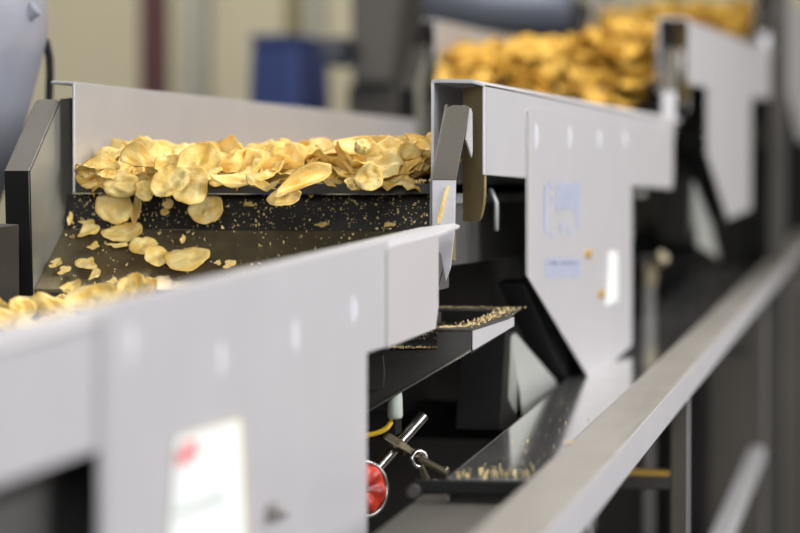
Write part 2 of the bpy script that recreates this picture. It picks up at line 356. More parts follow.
# ------------------------------------------------------------------ bases the pans stand on
def make_base(k):
    Yf, zf, zb, hf, hb = DATA[k]
    zt = H+min(zf, zb)-.30
    lab = ['nearest', 'second', 'third', 'farthest'][k]
    t = thing('machine_base', (-.75, Yf+.9, 0), 'black base frame with a shade backing sheet under the %s conveyor pan' % lab, 'frame', 'conveyor base frames')
    y0, y1 = Yf+.12, Yf+(1.50 if k == 0 else 1.93)
    boxes('shade_backing', M['frame'], t, ((-.80, y0-.25, .10), (-.78, y1, zt)), ((-.80, y0, zt), (-.78, y1, H+min(zf, zb)-.128)))  # added black sheet standing in for the shade under the pan
    boxes('beam', M['frame'], t, ((-.93, y0, zt-.06), (-.87, y1, zt)))
    boxes('beam', M['frame'], t, ((-.74, y0, zt-.06), (-.68, y1, zt)))
    for y in (y0, y0+.28, y1-.06):
        boxes('cross_member', M['frame'], t, ((-.87, y, zt-.05), (-.74, y+.06, zt-.002)))
    for x in (-.93, -.74):
        for y in (y0, y1-.06): boxes('leg', M['frame'], t, ((x, y, 0), (x+.06, y+.06, zt-.06)))
    # leaf springs carrying the pan, each with a pale mount plate
    zz = H+(zf+zb)/2-.118
    for x in (-.905, -.735):
        for y in (y0+.22, y1-.35):
            bm = B(); slab(bm, [(x, y+.17, zt-.01), (x, y+.215, zt-.01), (x, y+.045, zz), (x, y, zz)], (.05, 0, 0)); obj('leaf_spring', bm, M['black'], t, .001, label='black slanted leaf spring')
    return t
for k in range(4): make_base(k)
# pale mount brackets seen right under the pan sides
for k, off in ((1, 0), (2, 2.01)):
    dz = 0 if k == 1 else .15
    Xm = -.535
    o = Vector((0, off, dz))
    t = thing('spring_mount', atX(530, 400, Xm)+o, ['', 'pale steel spring mount plate below the second pan', 'pale steel spring mount plate under the third pan, blurred'][k], 'bracket', 'spring mounts')
    bm = B(); slab(bm, [atX(x, y, Xm)+o for x, y in ((511, 335), (516, 333), (556, 380), (575, 430), (524, 430), (508, 400))], (-.004, 0, 0)); obj('plate', bm, M['mount'], t, .001)
    bm = B(); slab(bm, [atX(x, y, Xm)+o for x, y in ((506, 330), (513, 332), (524, 430), (500, 430))], (-.05, 0, 0)); obj('edge_flange', bm, M['frame'], t, .001)
    bm = B(); slab(bm, [atX(x, y, Xm+.01)+o for x, y in ((524, 283), (531, 279), (588, 372), (566, 380))], (-.03, 0, 0)); obj('leaf_spring', bm, M['black'], t, .001, label='black slanted leaf spring')
    a = atX(540, 430, Xm)+o
    boxes('mounting_arm', M['frame'], t, ((-.79, a.y-.03, a.z-.01), (Xm-.006, a.y+.05, a.z+.03)))

# ------------------------------------------------------------------ catch tray under the first pan's outlet
t = thing('catch_tray', (-.6, 2.85, H-.2), 'dark steel catch tray with crumbs on its flange, below the chute outlet', 'tray')
Yc = 2.78
fr = [atY(x, y, Yc) for x, y in ((330, 352), (437, 350), (437, 332), (472, 331), (471, 350), (366, 412), (330, 433))]
q = atY(472, 331, Yc); zt = q.z; xr = q.x
bm = B()
Yb = 3.12
bk = [Vector((p.x, Yb, p.z)) for p in fr]
bk[2] = Vector((fr[2].x, Yb, zt)); bk[3] = Vector((xr-.001, Yc+.235, zt)); bk[4] = Vector((xr-.001, Yc+.235, zt-.004)); bk[5].z = zt-.06; bk[6].z = zt-.08
v = [bm.verts.new(p) for p in fr]; w = [bm.verts.new(p) for p in bk]
bm.faces.new(v[::-1])
for i in (3, 4, 5): bm.faces.new((v[i], v[(i+1) % 7], w[(i+1) % 7], w[i]))
obj('body', bm, M['dark'], t, label='dark folded tray body with slanted underside')
bm = B(); slab(bm, [(fr[0].x, Yc+.003, zt-.02), (xr-.002, Yc+.003, zt-.02), (xr-.004, Yc+.22, zt-.012), (xr-.03, Yb, zt-.012), (fr[0].x, Yb, zt-.012)], (0, 0, -.002)); obj('tray_floor', bm, M['black'], t)
bm = B(); slab(bm, [(fr[2].x, Yc-.002, zt), (xr+.001, Yc-.002, zt), (xr+.001, Yc+.02, zt), (fr[2].x, Yc+.02, zt)], (0, 0, .0025))
slab(bm, [(xr-.017, Yc, zt), (xr+.001, Yc, zt), (xr+.003, Yc+.2, zt), (xr-.016, Yb+.06, zt), (xr-.034, Yb+.06, zt)], (0, 0, .0025))
slab(bm, [(fr[0].x, Yb, zt), (xr-.018, Yb, zt), (xr-.018, Yb+.045, zt), (fr[0].x, Yb+.045, zt)], (0, 0, .0025))
obj('rim_flange', bm, M['strip'], t, .0008, label='grey top flange dusted with crumbs')
bm = B(); slab(bm, [(xr+.0005, Yc, zt), (xr+.0005, Yc, fr[4].z), (xr+.0005, Yc+.24, zt-.009), (xr+.0005, Yc+.24, zt)], (.0012, 0, 0)); obj('side_face', bm, M['skirt'], t, label='bright narrow side face')
bm = B(); e0 = Vector((fr[5].x, Yc-.001, fr[5].z)); e1 = Vector((fr[4].x, Yc-.001, fr[4].z)); tube(bm, [e0-(e1-e0)*.3, e1], .0013, 8); obj('edge_bead', bm, M['tray2'], t)
bm = B(); p = [atY(x, y, Yc-.002) for x, y in ((360, 355), (384, 355), (385.5, 375), (384, 387), (379, 390), (360, 391))]; slab(bm, p, (0, -.002, 0)); obj('cover_plate', bm, M['dark'], t, .001)
boxes('support_arm', M['frame'], t, ((-.80, Yc+.10, zt-.11), (-.58, Yc+.13, zt-.085)))

# sensor hanging under the tray
c = atY(395, 404, Yc+.02)
t = thing('proximity_sensor', c, 'small grey-green sensor hanging under the catch tray, yellow cable', 'sensor')
bm = B(); lathe(bm, c, [(.004, .014), (.0065, .012), (.0072, .004), (.0075, -.011), (.0068, -.0135), (.003, -.0145)], 20); obj('housing', bm, M['sens'], t, smooth=True)
bm = B(); lathe(bm, c, [(.0045, .012), (.0045, .022)], 6); obj('stud', bm, M['chrome'], t)
p0 = c+Vector((-.003, 0, -.012)); e = atY(366, 438, Yc+.02)
bm = B(); tube(bm, bezier(p0, p0+Vector((-.003, 0, -.014)), e+Vector((.02, 0, .004)), e+Vector((-.04, 0, -.004))), .0026, 10); obj('cable', bm, M['yellow'], t, smooth=True)

# ------------------------------------------------------------------ steel rod, clamp and eye bolt
D0 = 2.86
t = thing('clamp_rod', atD(376, 468, D0), 'polished steel rod slanting up through an oily clamp', 'rod')
a, b = atD(352, 496, D0-.02), atD(424, 415, D0+.02)
bm = B(); dd = (b-a).normalized(); tube(bm, [a, b-dd*.001, b], .0068, 24, [.0056, .0056, .0048]); obj('rod', bm, M['chrome'], t, smooth=False, bev=.0006)
cl0, cl1 = atD(387, 437, D0-.01), atD(420, 457, D0-.012)
bm = B(); ax = (cl1-cl0).normalized(); mid = atD(397, 446, D0)
ring(bm, mid, dd, .0085, .003, 24, 8)
up = dd.cross(ax).normalized()
loft(bm, [[cl0+dd*s0*.0055*w0+up*s1*.004*w0 for s0, s1 in ((-1,-1),(1,-1),(1,1),(-1,1))] if w0 else None for cl0, w0 in ((cl0-ax*.003, .6), (cl0, .8), (cl0+ax*.014, .85), (cl1-ax*.012, .6), (cl1, .5))])
obj('clamp', bm, M['brass'], t, .0012, label='oily brass-coloured clamp around the rod')
bm = B(); ring(bm, atD(419, 459, D0-.016), (.6, -.7, .1), .0075, .0024, 26, 10); obj('eye_ring', bm, M['chrome'], t, smooth=True)
p0, p1 = atD(419, 458, D0-.014), atD(448, 474, D0-.02)
bm = B(); tube(bm, [p0, p0.lerp(p1, .3), p1], .0036, 14); obj('bolt', bm, M['brass'], t, .0008)
bm = B(); p0, p1 = atD(421, 466, D0-.016), atD(427, 482, D0-.022); tube(bm, [p0, p1], .0035, 8, [.003, .0048]); obj('wing', bm, M['brass'], t, .0008)
bm = B(); bmesh.ops.create_icosphere(bm, subdivisions=2, radius=.0045, matrix=Matrix.Translation(atD(435, 483, D0-.02))); obj('knob', bm, M['mount'], t, smooth=True)
bm = B(); bmesh.ops.create_icosphere(bm, subdivisions=2, radius=.004, matrix=Matrix.Translation(atD(446, 470, D0-.018))); obj('nut', bm, M['brass'], t, smooth=True)
bm = B(); tube(bm, [a, a+Vector((-.09, .05, -.1))], .012, 10); obj('holder', bm, M['frame'], t)

# red beacon in a round chrome rim
c = atD(364, 489, 2.78); nv = (CAM-c).normalized()+Vector((.75, 0, .05)); nv.normalize()
t = thing('red_lamp', c, 'round red lamp in a chrome rim beside the nearest side plate', 'lamp')
bm = B(); ring(bm, c, nv, .0255, .002, 40, 10, 1.0); ring(bm, c-nv*.012, nv, .0265, .0022, 40, 10, 1.0); obj('rim', bm, M['chrome'], t, smooth=True)
u = nv.cross(Vector((0, 0, 1))).normalized(); w_ = u.cross(nv)
bm = B(); rings = []
for rr, dz in ((.0245, -.006), (.0235, .001), (.019, .004), (.012, .0035), (.004, .001)):
    rings.append([c+nv*(dz+.0016*math.sin(6*th)*(rr > .01))+(u*math.cos(th)+w_*math.sin(th))*rr for th in [2*math.pi*k/36 for k in range(36)]])
loft(bm, rings); obj('lens', bm, M['red'], t, smooth=True, label='ribbed red lens')
bm = B(); tube(bm, [c-nv*.006, c-nv*.05], .025, 30); obj('housing', bm, M['black'], t)
bm = B()
for k in range(2):
    e = u*.0085+w_*(.004-.007*k); tube(bm, [c+nv*.005-e*.2+w_*(.003-.006*k), c+nv*.008+e], .0014, 8)
obj('terminal', bm, M['chrome'], t, smooth=True)
bm = B(); tube(bm, [c-nv*.04, c-nv*.04+Vector((-.05, .02, -.12))], .01, 10); obj('stalk', bm, M['frame'], t)

# ------------------------------------------------------------------ drip trays and steel rail beside the line
zr = -.255; zt_ = -.282
s0, s1 = atZ(500, 505, zr), atZ(770, 256, zr)
f0, f1 = atZ(541, 533, zr), atZ(740, 333, zr)
dirr = (s1-s0); dirr.z = 0; dirr.normalize()
nrm = Vector((dirr.y, -dirr.x, 0))
wR = (f0-s0).dot(nrm)*.93+(f1-s0).dot(nrm)*.07
def rp(s, w, z): return Vector((s0.x, s0.y, 0))+dirr*s+nrm*w+Vector((0, 0, H+z))
def bar(bm, s_a, s_b, w0, w1, z0, z1):
    loft(bm, [[rp(s, w0, z0), rp(s, w1, z0), rp(s, w1, z1), rp(s, w0, z1)] for s in (s_a, s_b)])
t = thing('guard_rail', rp(2, wR/2, 0)*1-Vector((0, 0, H)), 'brushed steel rail frame running along the right of the conveyors', 'rail')
rh = .034
bm = B(); bar(bm, -.5, 7.5, 0, wR, zr-rh, zr); obj('top_rail', bm, M['rail'], t, .003, label='broad brushed top rail with painted light on its outer face')
bm = B(); bar(bm, -.5, 7.5, wR-.001, wR+.0006, zr-rh+.002, zr-.0015); obj('lit_outer_face', bm, M['skirt'], t, label='outer face of the top rail, side light painted in')  # side light on the rail painted as a brighter slab
def ray_s(px, py, w):                        # distance along the rail where a pixel meets its vertical side plane
    d = ray(px, py); p0 = rp(0, w, 0); k = (p0-CAM).dot(nrm)/d.dot(nrm); p = CAM+d*k
    return (p-p0).dot(dirr), p.z-H
sl1, _ = ray_s(690, 430, wR-.004); sl2, _ = ray_s(766, 350, wR-.004)
for s in (sl1-1.2, sl1, sl2, sl2+(sl2-sl1)):
    bm = B(); bar(bm, s-.03, s, wR-.026, wR-.004, -H, zr-rh); obj('leg', bm, M['legm'], t, .002)
    bm = B(); bar(bm, s-.031, s-.027, wR-.0045, wR-.003, -H, zr-rh-.001); obj('leg_edge', bm, M['skirt'], t, label='bright edge of the leg')
sm, zm = ray_s(764, 449, wR-.004)
for a, b in ((sl1, sl2-.03), (sl1-1.2, sl1-.03)):
    bm = B(); bar(bm, a, b, wR-.034, wR-.004, zm-.027, zm); obj('lower_rail', bm, M['skirt'], t, .003)
s_, z_ = ray_s(672, 463, wR-.03)
bm = B(); bar(bm, sl1-.03, sl1-.004, -.14, wR-.026, z_-.022, z_); obj('cross_bar', bm, M['dark'], t, .002)
bm = B(); bar(bm, sl1-.0305, sl1-.004, -.14, wR-.026, z_-.005, z_+.0005); obj('amber_lit_top', bm, M['amber'], t, label='top of the cross bar, amber light painted in')  # amber light on the bar's top, painted as a thin strip
bm = B(); bar(bm, sl1-.035, sl1, -.16, -.13, -H, z_); obj('rear_leg', bm, M['frame'], t)
bm = B(); bar(bm, sl2-.03, sl2-.004, -.4, wR-.034, z_-.022, z_); obj('cross_bar', bm, M['dark'], t, .002)
c = atZ(591, 520, -.31); bm = B(); tube(bm, [c, c-Vector((0, 0, .2))], .004, 12); tube(bm, [c+Vector((0, 0, .002)), c-Vector((0, 0, .006))], .006, 6); obj('bolt', bm, M['chrome'], t)

e0, e1 = atZ(449, 478, zt_), atZ(672, 294, zt_)
wE = ((e0-s0).dot(nrm)); wE1 = (e1-s0).dot(nrm); sE0 = (e0-s0).dot(dirr); sE1 = (e1-s0).dot(dirr)
TR = []
lab = ['wet reflective steel drip tray between the conveyors and the rail', 'duller steel drip tray section nearest the camera, below a dark bar']
t = thing('drip_tray', rp(1.5, -.1, zt_-.03), lab[0], 'tray', 'drip trays')
bm = B(); slab(bm, [rp(sE0, wE, zt_), rp(sE0, 0, zt_), rp(sE1+1.2, 0, zt_), rp(sE1+1.2, wE1+(wE1-wE)/(sE1-sE0)*1.2, zt_)], (0, 0, -.003)); obj('pan', bm, M['tray'], t)
bm = B(); a = rp(sE0, wE, zt_); b = rp(sE1+1.2, wE1+(wE1-wE)/(sE1-sE0)*1.2, zt_); slab(bm, [a, b, b+Vector((0, 0, -.02)), a+Vector((0, 0, -.02))], tuple(-nrm*.002)); obj('edge', bm, M['under'], t)
bm = B(); slab(bm, [rp(sE0-.012, wE-.03, zt_-.001), rp(sE0-.012, 0, zt_-.001), rp(sE0, 0, zt_-.001), rp(sE0, wE-.03, zt_-.001)], (0, 0, -.012)); obj('end_bar', bm, M['frame'], t, .002)
bm = B(); c = rp(sE0-.012, wE-.028, zt_-.010); tube(bm, [c, c-dirr*.01], .0062, 18); obj('end_roller', bm, M['dark'], t, .001)
for s in (.6, 2.6):
    boxes('leg', M['frame'], t, (tuple(rp(s, -.05, -H)), tuple(rp(s+.03, -.02, zt_-.003))))
l0, l1 = atZ(410, 505, zt_-.02), atZ(375, 533, zt_-.02)
t2 = thing('drip_tray', rp(-.4, -.1, zt_-.05), lab[1], 'tray', 'drip trays')
wa = (l0-s0).dot(nrm); wb = (l1-s0).dot(nrm); sa = (l0-s0).dot(dirr); sb = (l1-s0).dot(dirr)
bm = B(); k_ = (wb-wa)/(sb-sa); slab(bm, [rp(sE0+.05, wa+k_*(sE0+.05-sa), zt_-.02), rp(sE0+.05, .0, zt_-.02), rp(-.6, 0, zt_-.02), rp(-.6, wa+k_*(-.6-sa), zt_-.02)], (0, 0, -.003)); obj('pan', bm, M['tray2'], t2)
boxes('leg', M['frame'], t2, (tuple(rp(-.3, -.05, -H)), tuple(rp(-.27, -.02, zt_-.023))))

# ------------------------------------------------------------------ hopper and cable at the left
c = atD(-130, 150, 3.45); sc = 3.45/F
t = thing('steel_hopper', (c.x, c.y, 0), 'blue-grey steel hopper with painted mottled reflections at the left edge behind the chute', 'hopper')
zc = lambda y: (150-y)*sc
bm = B(); lathe(bm, c, [(.02, zc(-160)), (.19, zc(-158)), (177*sc, zc(-150)), (177*sc, zc(10)), (177*sc, zc(36)), (172*sc, zc(56)), (158*sc, zc(110)), (143*sc, zc(165)), (100*sc, zc(280)), (60*sc, zc(400)), (58*sc, zc(520)), (.02, zc(522))], 64); obj('shell', bm, M['hop'], t, smooth=True)
bm = B(); ring(bm, c+Vector((0, 0, zc(-150))), (0, 0.01, 1), 177*sc, .008, 48, 8); obj('rim', bm, M['wall'], t, smooth=True)
for a in range(3):
    th = R(100+a*120); p = c+Vector((math.cos(th)*.10, math.sin(th)*.10, zc(330))); bm = B(); tube(bm, [p, Vector((c.x+math.cos(th)*.17, c.y+math.sin(th)*.17, 0))], .015, 10); obj('leg', bm, M['frame'], t)
p = atD(36, 8, 3.38); bm = B(); tube(bm, [p, p+(c-p).normalized()*.03], .009, 16); obj('boss', bm, M['hop'], t)
p = [atD(x, y, 3.5) for x, y in ((40, 36), (46, 42), (49.5, 58), (50, 75), (49, 100), (47, 140))]
bm = B(); pts = []
for i in range(len(p)-1):
    for s in range(5): pts.append(p[i].lerp(p[i+1], s/5))
pts += bezier(p[-1], p[-1]+Vector((0, 0, -.2)), Vector((p[-1].x-.05, p[-1].y, .3)), Vector((p[-1].x-.06, p[-1].y, 0.006)), 14)
tube(bm, pts, .0048, 12); o = obj('power_cable', bm, M['black'], smooth=True, loc=(p[-1].x-.06, p[-1].y, 0)); tag(o, 'thin black cable hanging beside the grey hopper', 'cable')

# ------------------------------------------------------------------ things behind the line
def post(name, x0, x1, D, ztop, mat, label, cat):
    a, b = atD(x0, 100, D), atD(x1, 100, D); w = (b-a).length
    t = thing(name, ((a.x+b.x)/2, a.y, 0), label, cat)
    boxes('shaft', mat, t, ((a.x, a.y, .012), (a.x+w, a.y+w, ztop)), bev=.006)
    boxes('base_plate', mat, t, ((a.x-.05, a.y-.05, 0), (a.x+w+.05, a.y+w+.05, .012)))
    return t
post('steel_column', 139, 164, 10.5, 3.2, M['maroon'], 'dark maroon column against the cream wall', 'column')
post('steel_column', 180, 206, 10.9, 3.2, M['post'], 'grey column just right of the maroon one', 'column')
post('steel_column', 284, 301, 9.2, 3.2, M['tan'], 'tan column rising behind the blue bin', 'column')
post('steel_column', 300, 322, 11.5, 3.2, M['post'], 'pale grey column right of the blue bin', 'column')
# blue bin on a stand
a, b = atD(248, 104, 7.5), atD(303, 104, 7.5); top = atD(275, 38, 7.5).z
cx, cy = (a.x+b.x)/2, a.y
t = thing('blue_bin', (cx, cy, 0), 'tall blue plastic bin in front of the cream wall', 'bin')
bm = B(); w0, w1 = .076, .060
loft(bm, [[(cx-w*s, cy, z), (cx+w*s, cy, z), (cx+w*s, cy+.35, z), (cx-w*s, cy+.35, z)] for w, s, z in ((.072, 1, .05), (.066, 1, top-.14), (.060, 1, top-.03), (.056, 1, top-.012))]); obj('body', bm, M['blue'], t, .01)
boxes('lid', M['blue'], t, ((cx-.062, cy-.012, top-.012), (cx+.058, cy+.36, top+.008)), bev=.006)
boxes('foot', M['black'], t, ((cx-.07, cy+.02, 0), (cx+.07, cy+.33, .05)))
# dark machine head and its small box
t = thing('dark_machine', (atD(372, 100, 6.6).x, atD(372, 100, 6.6).y, 0), 'dark machine column behind the second pan, out of focus', 'machine')
a, b = atD(347, 100, 6.6), atD(402, 100, 6.6)
boxes('body', M['dkm'], t, ((a.x, a.y, 0), (b.x, b.y+.3, atD(370, 84, 6.6).z)), bev=.01)
bm = B(); q = [atD(x, y, 6.55) for x, y in ((350, -60), (412, -60), (398, 20), (392, 84), (352, 84))]; slab(bm, q, (0, .25, 0)); obj('head', bm, M['dkm'], t, .008)
bm = B(); q = [atD(x, y, 6.5) for x, y in ((318, 38), (345, 36), (350, 66), (320, 66))]; slab(bm, q, (0, .15, 0)); obj('motor', bm, M['navy'], t, .01, label='small dark motor housing')
bm = B(); q = [atD(x, y, 6.45) for x, y in ((340, 46), (352, 46), (352, 52), (340, 52))]; slab(bm, q, (0, .1, 0)); obj('shaft', bm, M['frame'], t)
# hood over the third pan
t = thing('extraction_hood', (atD(490, 100, 8.2).x, atD(490, 100, 8.2).y, 0), 'blue-grey cylindrical drum above and behind the third pan', 'drum')
a, b = atD(410, -8, 8.2), atD(572, 4, 8.2); bm = B(); tube(bm, [a, a+(b-a)*.02, b-(b-a)*.02, b], .10, 40, [.085, .105, .105, .085]); obj('drum', bm, M['hood'], t, smooth=True)
for x in (430, 560):
    p = atD(x, 40, 8.25); bm = B(); box(bm, (p.x-.03, p.y-.03, 0), (p.x+.03, p.y+.03, atD(x, 10, 8.25).z)); obj('leg', bm, M['frame'], t, .003)
a, b = atD(552, 0, 8.3), atD(577, 40, 8.3); boxes('end_bracket', M['frame'], t, ((a.x, a.y-.15, b.z-.1), (b.x, a.y+.05, a.z+.2)))
# pipe coupling low behind the middle side plate
c = atD(647, 274, 5.0)
t = thing('pipe_coupling', (c.x, c.y, 0), 'bright pipe coupling low between the second and third side plates', 'pipe')
bm = B(); tube(bm, [Vector((c.x, c.y, 0)), Vector((c.x, c.y, c.z+.03))], .014, 16); obj('pipe', bm, M['under'], t, .002)
bm = B(); tube(bm, [c-Vector((0, 0, .018)), c+Vector((0, 0, .018))], .02, 6); obj('nut', bm, M['brass'], t, .002)
bm = B(); tube(bm, [c+Vector((0, 0, .012)), c+Vector((.03, -.02, .03))], .012, 14); obj('nozzle', bm, M['brass'], t, .002)
# dark cabinet at right beyond the rail
def cab(x0, x1, D, ytop, label, mat=None):
    a, b = atD(x0, 300, D), atD(x1, 300, D); z = atD(x0, ytop, D).z
    t = thing('equipment_cabinet', ((a.x+b.x)/2, a.y, 0), label, 'cabinet')
    boxes('body', mat or M['cab'], t, ((a.x, a.y, .05), (b.x, a.y+.5, z)), bev=.006)
    n = 3; w = (b.x-a.x)/n
    for i in range(n): boxes('door', mat or M['cab'], t, ((a.x+w*i+.006, a.y-.014, .09), (a.x+w*(i+1)-.006, a.y-.001, z-.03)), bev=.003)
    boxes('plinth', M['frame'], t, ((a.x+.02, a.y+.02, 0), (b.x-.02, a.y+.48, .05)))
cab(700, 1010, 7.4, 276, 'dark brown-grey equipment cabinet beyond the rail at lower right')
cab(590, 860, 10.6, 86, 'tall dark equipment cabinet against the back wall at right', M['frame'])
post('steel_column', 768, 786, 6.9, 3.0, M['dkm'], 'dark upright post at the right edge beside the farthest pan', 'column')

# ------------------------------------------------------------------ potato chips
def chip_bm(seed, r=.024, fold=0, frag=None):
    rnd = random.Random(seed); bm = bmesh.new(); S = 32; rings = 8
    ell = rnd.uniform(.82, 1.0); sad = rnd.uniform(-.5, .5); bend = rnd.uniform(.25, 1.0)*(1 if rnd.random() < .8 else -1)+fold
    ph = [rnd.uniform(0, 6.28) for _ in range(5)]; off = Vector((rnd.uniform(0, 50), rnd.uniform(0, 50), 0))
    lay = bm.verts.layers.float.new('rim')
    def out(th):
        q = 1.06+.06*math.sin(2*th+ph[0])+.05*math.sin(3*th+ph[1])+.025*math.sin(5*th+ph[2])+.018*math.sin(9*th+ph[4])
        if frag:
            q *= .72+.45*noise.noise(Vector((math.cos(th)*1.1, math.sin(th)*1.1, seed*1.7)))+.12*math.sin(3*th+ph[3])
        return max(.25, q)
    def h(x, y):
        u, v = x/r, y/r
        z = bend*.5*r*(u*math.cos(ph[3])+v*math.sin(ph[3]))**2+sad*.35*r*(u*math.sin(ph[3])-v*math.cos(ph[3]))**2
        z += r*.26*noise.noise(Vector((u*1.4, v*1.4, 0))+off)+r*.10*noise.noise(Vector((u*3.2, v*3.2, 3))+off)+r*.03*noise.noise(Vector((u*8, v*8, 5))+off)+r*.22*abs(noise.noise(Vector((u*1.5, v*1.5, 9))+off))
        return z
    def add(side):
        th_ = .0006*side
        c = bm.verts.new((0, 0, h(0, 0)+th_)); R_ = []
        for k in range(1, rings+1):
            f = (k/rings)**.8; ro = []
            for i in range(S):
                th = 2*math.pi*i/S; rr = r*f*out(th); x, y = rr*math.cos(th), rr*math.sin(th)*ell
                w = bm.verts.new((x, y, h(x, y)+th_*(1 if k < rings else .35))); w[lay] = max(0, (f-.86)/.14)*.7; ro.append(w)
            R_.append(ro)
        for i in range(S): bm.faces.new((c, R_[0][i], R_[0][(i+1) % S]) if side > 0 else (c, R_[0][(i+1) % S], R_[0][i]))
        for a, b in zip(R_, R_[1:]):
            for i in range(S):
                q = (a[i], b[i], b[(i+1) % S], a[(i+1) % S]); bm.faces.new(q if side > 0 else q[::-1])
        return R_[-1]
    a, b = add(1), add(-1)
    for i in range(S): bm.faces.new((a[i], b[i], b[(i+1) % S], a[(i+1) % S]))
    for f in bm.faces: f.smooth = True
    return bm
def mesh_of(bm, name, mat):
    me = bpy.data.meshes.new(name); bm.to_mesh(me); me.materials.append(mat); return me
NV = 16
CH = []; CHB = []
for i in range(NV):
    b_ = chip_bm(100+i); CH.append(mesh_of(b_, 'potato_chip', M['chip'])); CHB.append(b_)
FR = [mesh_of(chip_bm(300+i, frag=True), 'chip_fragment', M['chip']) for i in range(8)]
FOLD = [mesh_of(chip_bm(400+i, fold=1.1), 'potato_chip', M['chip']) for i in range(3)]
def frame(nv, spin):
    nv = Vector(nv).normalized(); q = Vector((0, 0, 1)).rotation_difference(nv).to_matrix()
    return q @ Matrix.Rotation(spin, 3, 'Z')
def put(me, c, nv, spin, sx, sy, label, group=None, name='potato_chip', cat='potato chip'):
    o = bpy.data.objects.new(name, me); C.objects.link(o)
    o.matrix_world = Matrix.Translation(c) @ frame(nv, spin).to_4x4() @ Matrix.Diagonal((sx, sy, min(sx, 1.2), 1))
    return tag(o, label, cat, group)

# planes of the first pan's chute, to lay chips on
def E1(x, q): return Vector((x, Y1+q[0], H+ZB1+q[1]))
pA, pC, pT = E1(-.74, cA), E1(-.74, cC), E1(-.74, cT)
def plane_hit(px, py, p, nv):
    d = ray(px, py); return CAM+d*((p-CAM).dot(nv)/d.dot(nv))
nF = Vector((0, -(pC.z-pA.z), pC.y-pA.y)).normalized(); nR = Vector((0, -(pT.z-pC.z), pT.y-pC.y)).normalized()
def on_chute(px, py): return plane_hit(px, py, pA, nF) if py > 226 else plane_hit(px, py, pC, nR)
toc = lambda c: (CAM-c).normalized()
sq = .024*2
def lay(px, py, w, h, label, kind='chip', spin=0, lift=.004, tilt=(0, 0, 0), group=None, i=0):
    nv = nF if py > 226 else (nF*.7+nR*.5)
    c = on_chute(px, py)+nv*lift; pxm = F/(c-CAM).dot(ROT @ Vector((0, 0, -1)))
    nv = (nv+Vector(tilt)).normalized()
    fs = max(.3, abs(nv.dot(toc(c))))
    sx = w/pxm/sq; sy = h/pxm/sq/fs
    me = (CH if kind == 'chip' else FR if kind == 'frag' else FOLD)
    # the chip's local x lies along the picture's horizontal
    X = Vector((1, 0, 0)); X = (X-nv*X.dot(nv)).normalized(); Yv = nv.cross(X)
    m = Matrix((X, Yv, nv)).transposed()
    o = bpy.data.objects.new('chip_fragment' if kind == 'frag' else 'potato_chip', me[i % len(me)]); C.objects.link(o)
    s3 = min(1.1, (sx+sy)/2)*.62
    if kind == 'frag': sx *= 1.25; sy *= 1.25
    o.matrix_world = Matrix.Translation(c) @ m.to_4x4() @ Matrix.Rotation(spin, 4, 'Z') @ Matrix.Diagonal((sx, sy, s3, 1))
    return tag(o, label, 'potato chip' if kind != 'frag' else 'chip fragment', group)
def face(px, py, w, h, D, label, tilt=(0, 0, 0), spin=0, kind='chip', i=0):
    c = atD(px, py, D); nv = (toc(c)+Vector(tilt)).normalized(); pxm = F/D
    X = Vector((1, .2, 0)); X = (X-nv*X.dot(nv)).normalized(); Yv = nv.cross(X); m = Matrix((X, Yv, nv)).transposed()
    me = (CH if kind == 'chip' else FR if kind == 'frag' else FOLD)
    o = bpy.data.objects.new('potato_chip' if kind != 'frag' else 'chip_fragment', me[i % len(me)]); C.objects.link(o)
    o.matrix_world = Matrix.Translation(c) @ m.to_4x4() @ Matrix.Rotation(spin, 4, 'Z') @ Matrix.Diagonal((w/pxm/sq, h/pxm/sq, .9, 1))
    return tag(o, label, 'potato chip' if kind != 'frag' else 'chip fragment')
# chips sliding down the chute
lay(117, 214, 36, 34, 'large round chip standing on the chute riser, lower left of the spill', tilt=(.2, -.5, 0), i=1, lift=.012)
lay(139, 215, 12, 24, 'narrow curled chip beside the large chip on the chute riser', tilt=(-.6, -.4, 0), i=2, lift=.008)
lay(208, 218, 32, 29, 'chip with a notched top lying alone below the spill', tilt=(.1, -.5, 0), i=3, lift=.011)
lay(104, 190, 18, 14, 'small chip tucked at the left under the overhanging chips', i=9, lift=.012)
lay(124, 238, 38, 17, 'wavy chip lying below the large round chip on the chute', i=4, lift=.004, spin=.3)
lay(144, 249, 26, 17, 'pale chip lying lower right of the wavy chip', i=5, lift=.006, tilt=(0, -.2, 0))
lay(188, 265, 46, 22, 'long plump chip lying low in the middle of the chute', i=6, lift=.008, tilt=(0, -.2, 0))
lay(158, 262, 26, 22, 'chip half under the long plump chip, to its left', i=7, lift=.006, tilt=(.3, -.1, 0))
lay(90, 233, 20, 14, 'broken chip piece left of the wavy chip', 'frag', i=0)
lay(88, 226, 16, 7, 'thin sliver above the broken chip piece on the left', 'frag', i=1)
lay(71, 222, 5, 17, 'upright yellow sliver near the chute left wall', 'frag', i=2, tilt=(.7, -.3, 0), lift=.006)
lay(94, 249, 13, 10, 'crumpled small fragment in the left part of the chute', 'frag', i=3)
lay(57, 265, 11, 8, 'small fragment closest to the chute left wall', 'frag', i=4)
lay(65, 273, 15, 10, 'triangular fragment low beside the chute left wall', 'frag', i=5)
lay(54, 269, 8, 5, 'tiny fragment between two larger bits at the left wall', 'frag', i=6)
lay(87, 267, 24, 12, 'flat fragment low in the left middle of the chute', 'frag', i=7)
lay(96, 277, 10, 12, 'small pale fragment at the chute lip', 'frag', i=0)
lay(113, 284, 12, 8, 'fragment resting on the chute lip above the blurred chips', 'frag', i=3)
lay(118, 249, 22, 5, 'thin broken strip below the wavy chip', 'frag', i=1)
lay(183, 242, 5, 11, 'thin upright splinter alone in the chute middle', 'frag', i=2, tilt=(.5, -.3, 0))
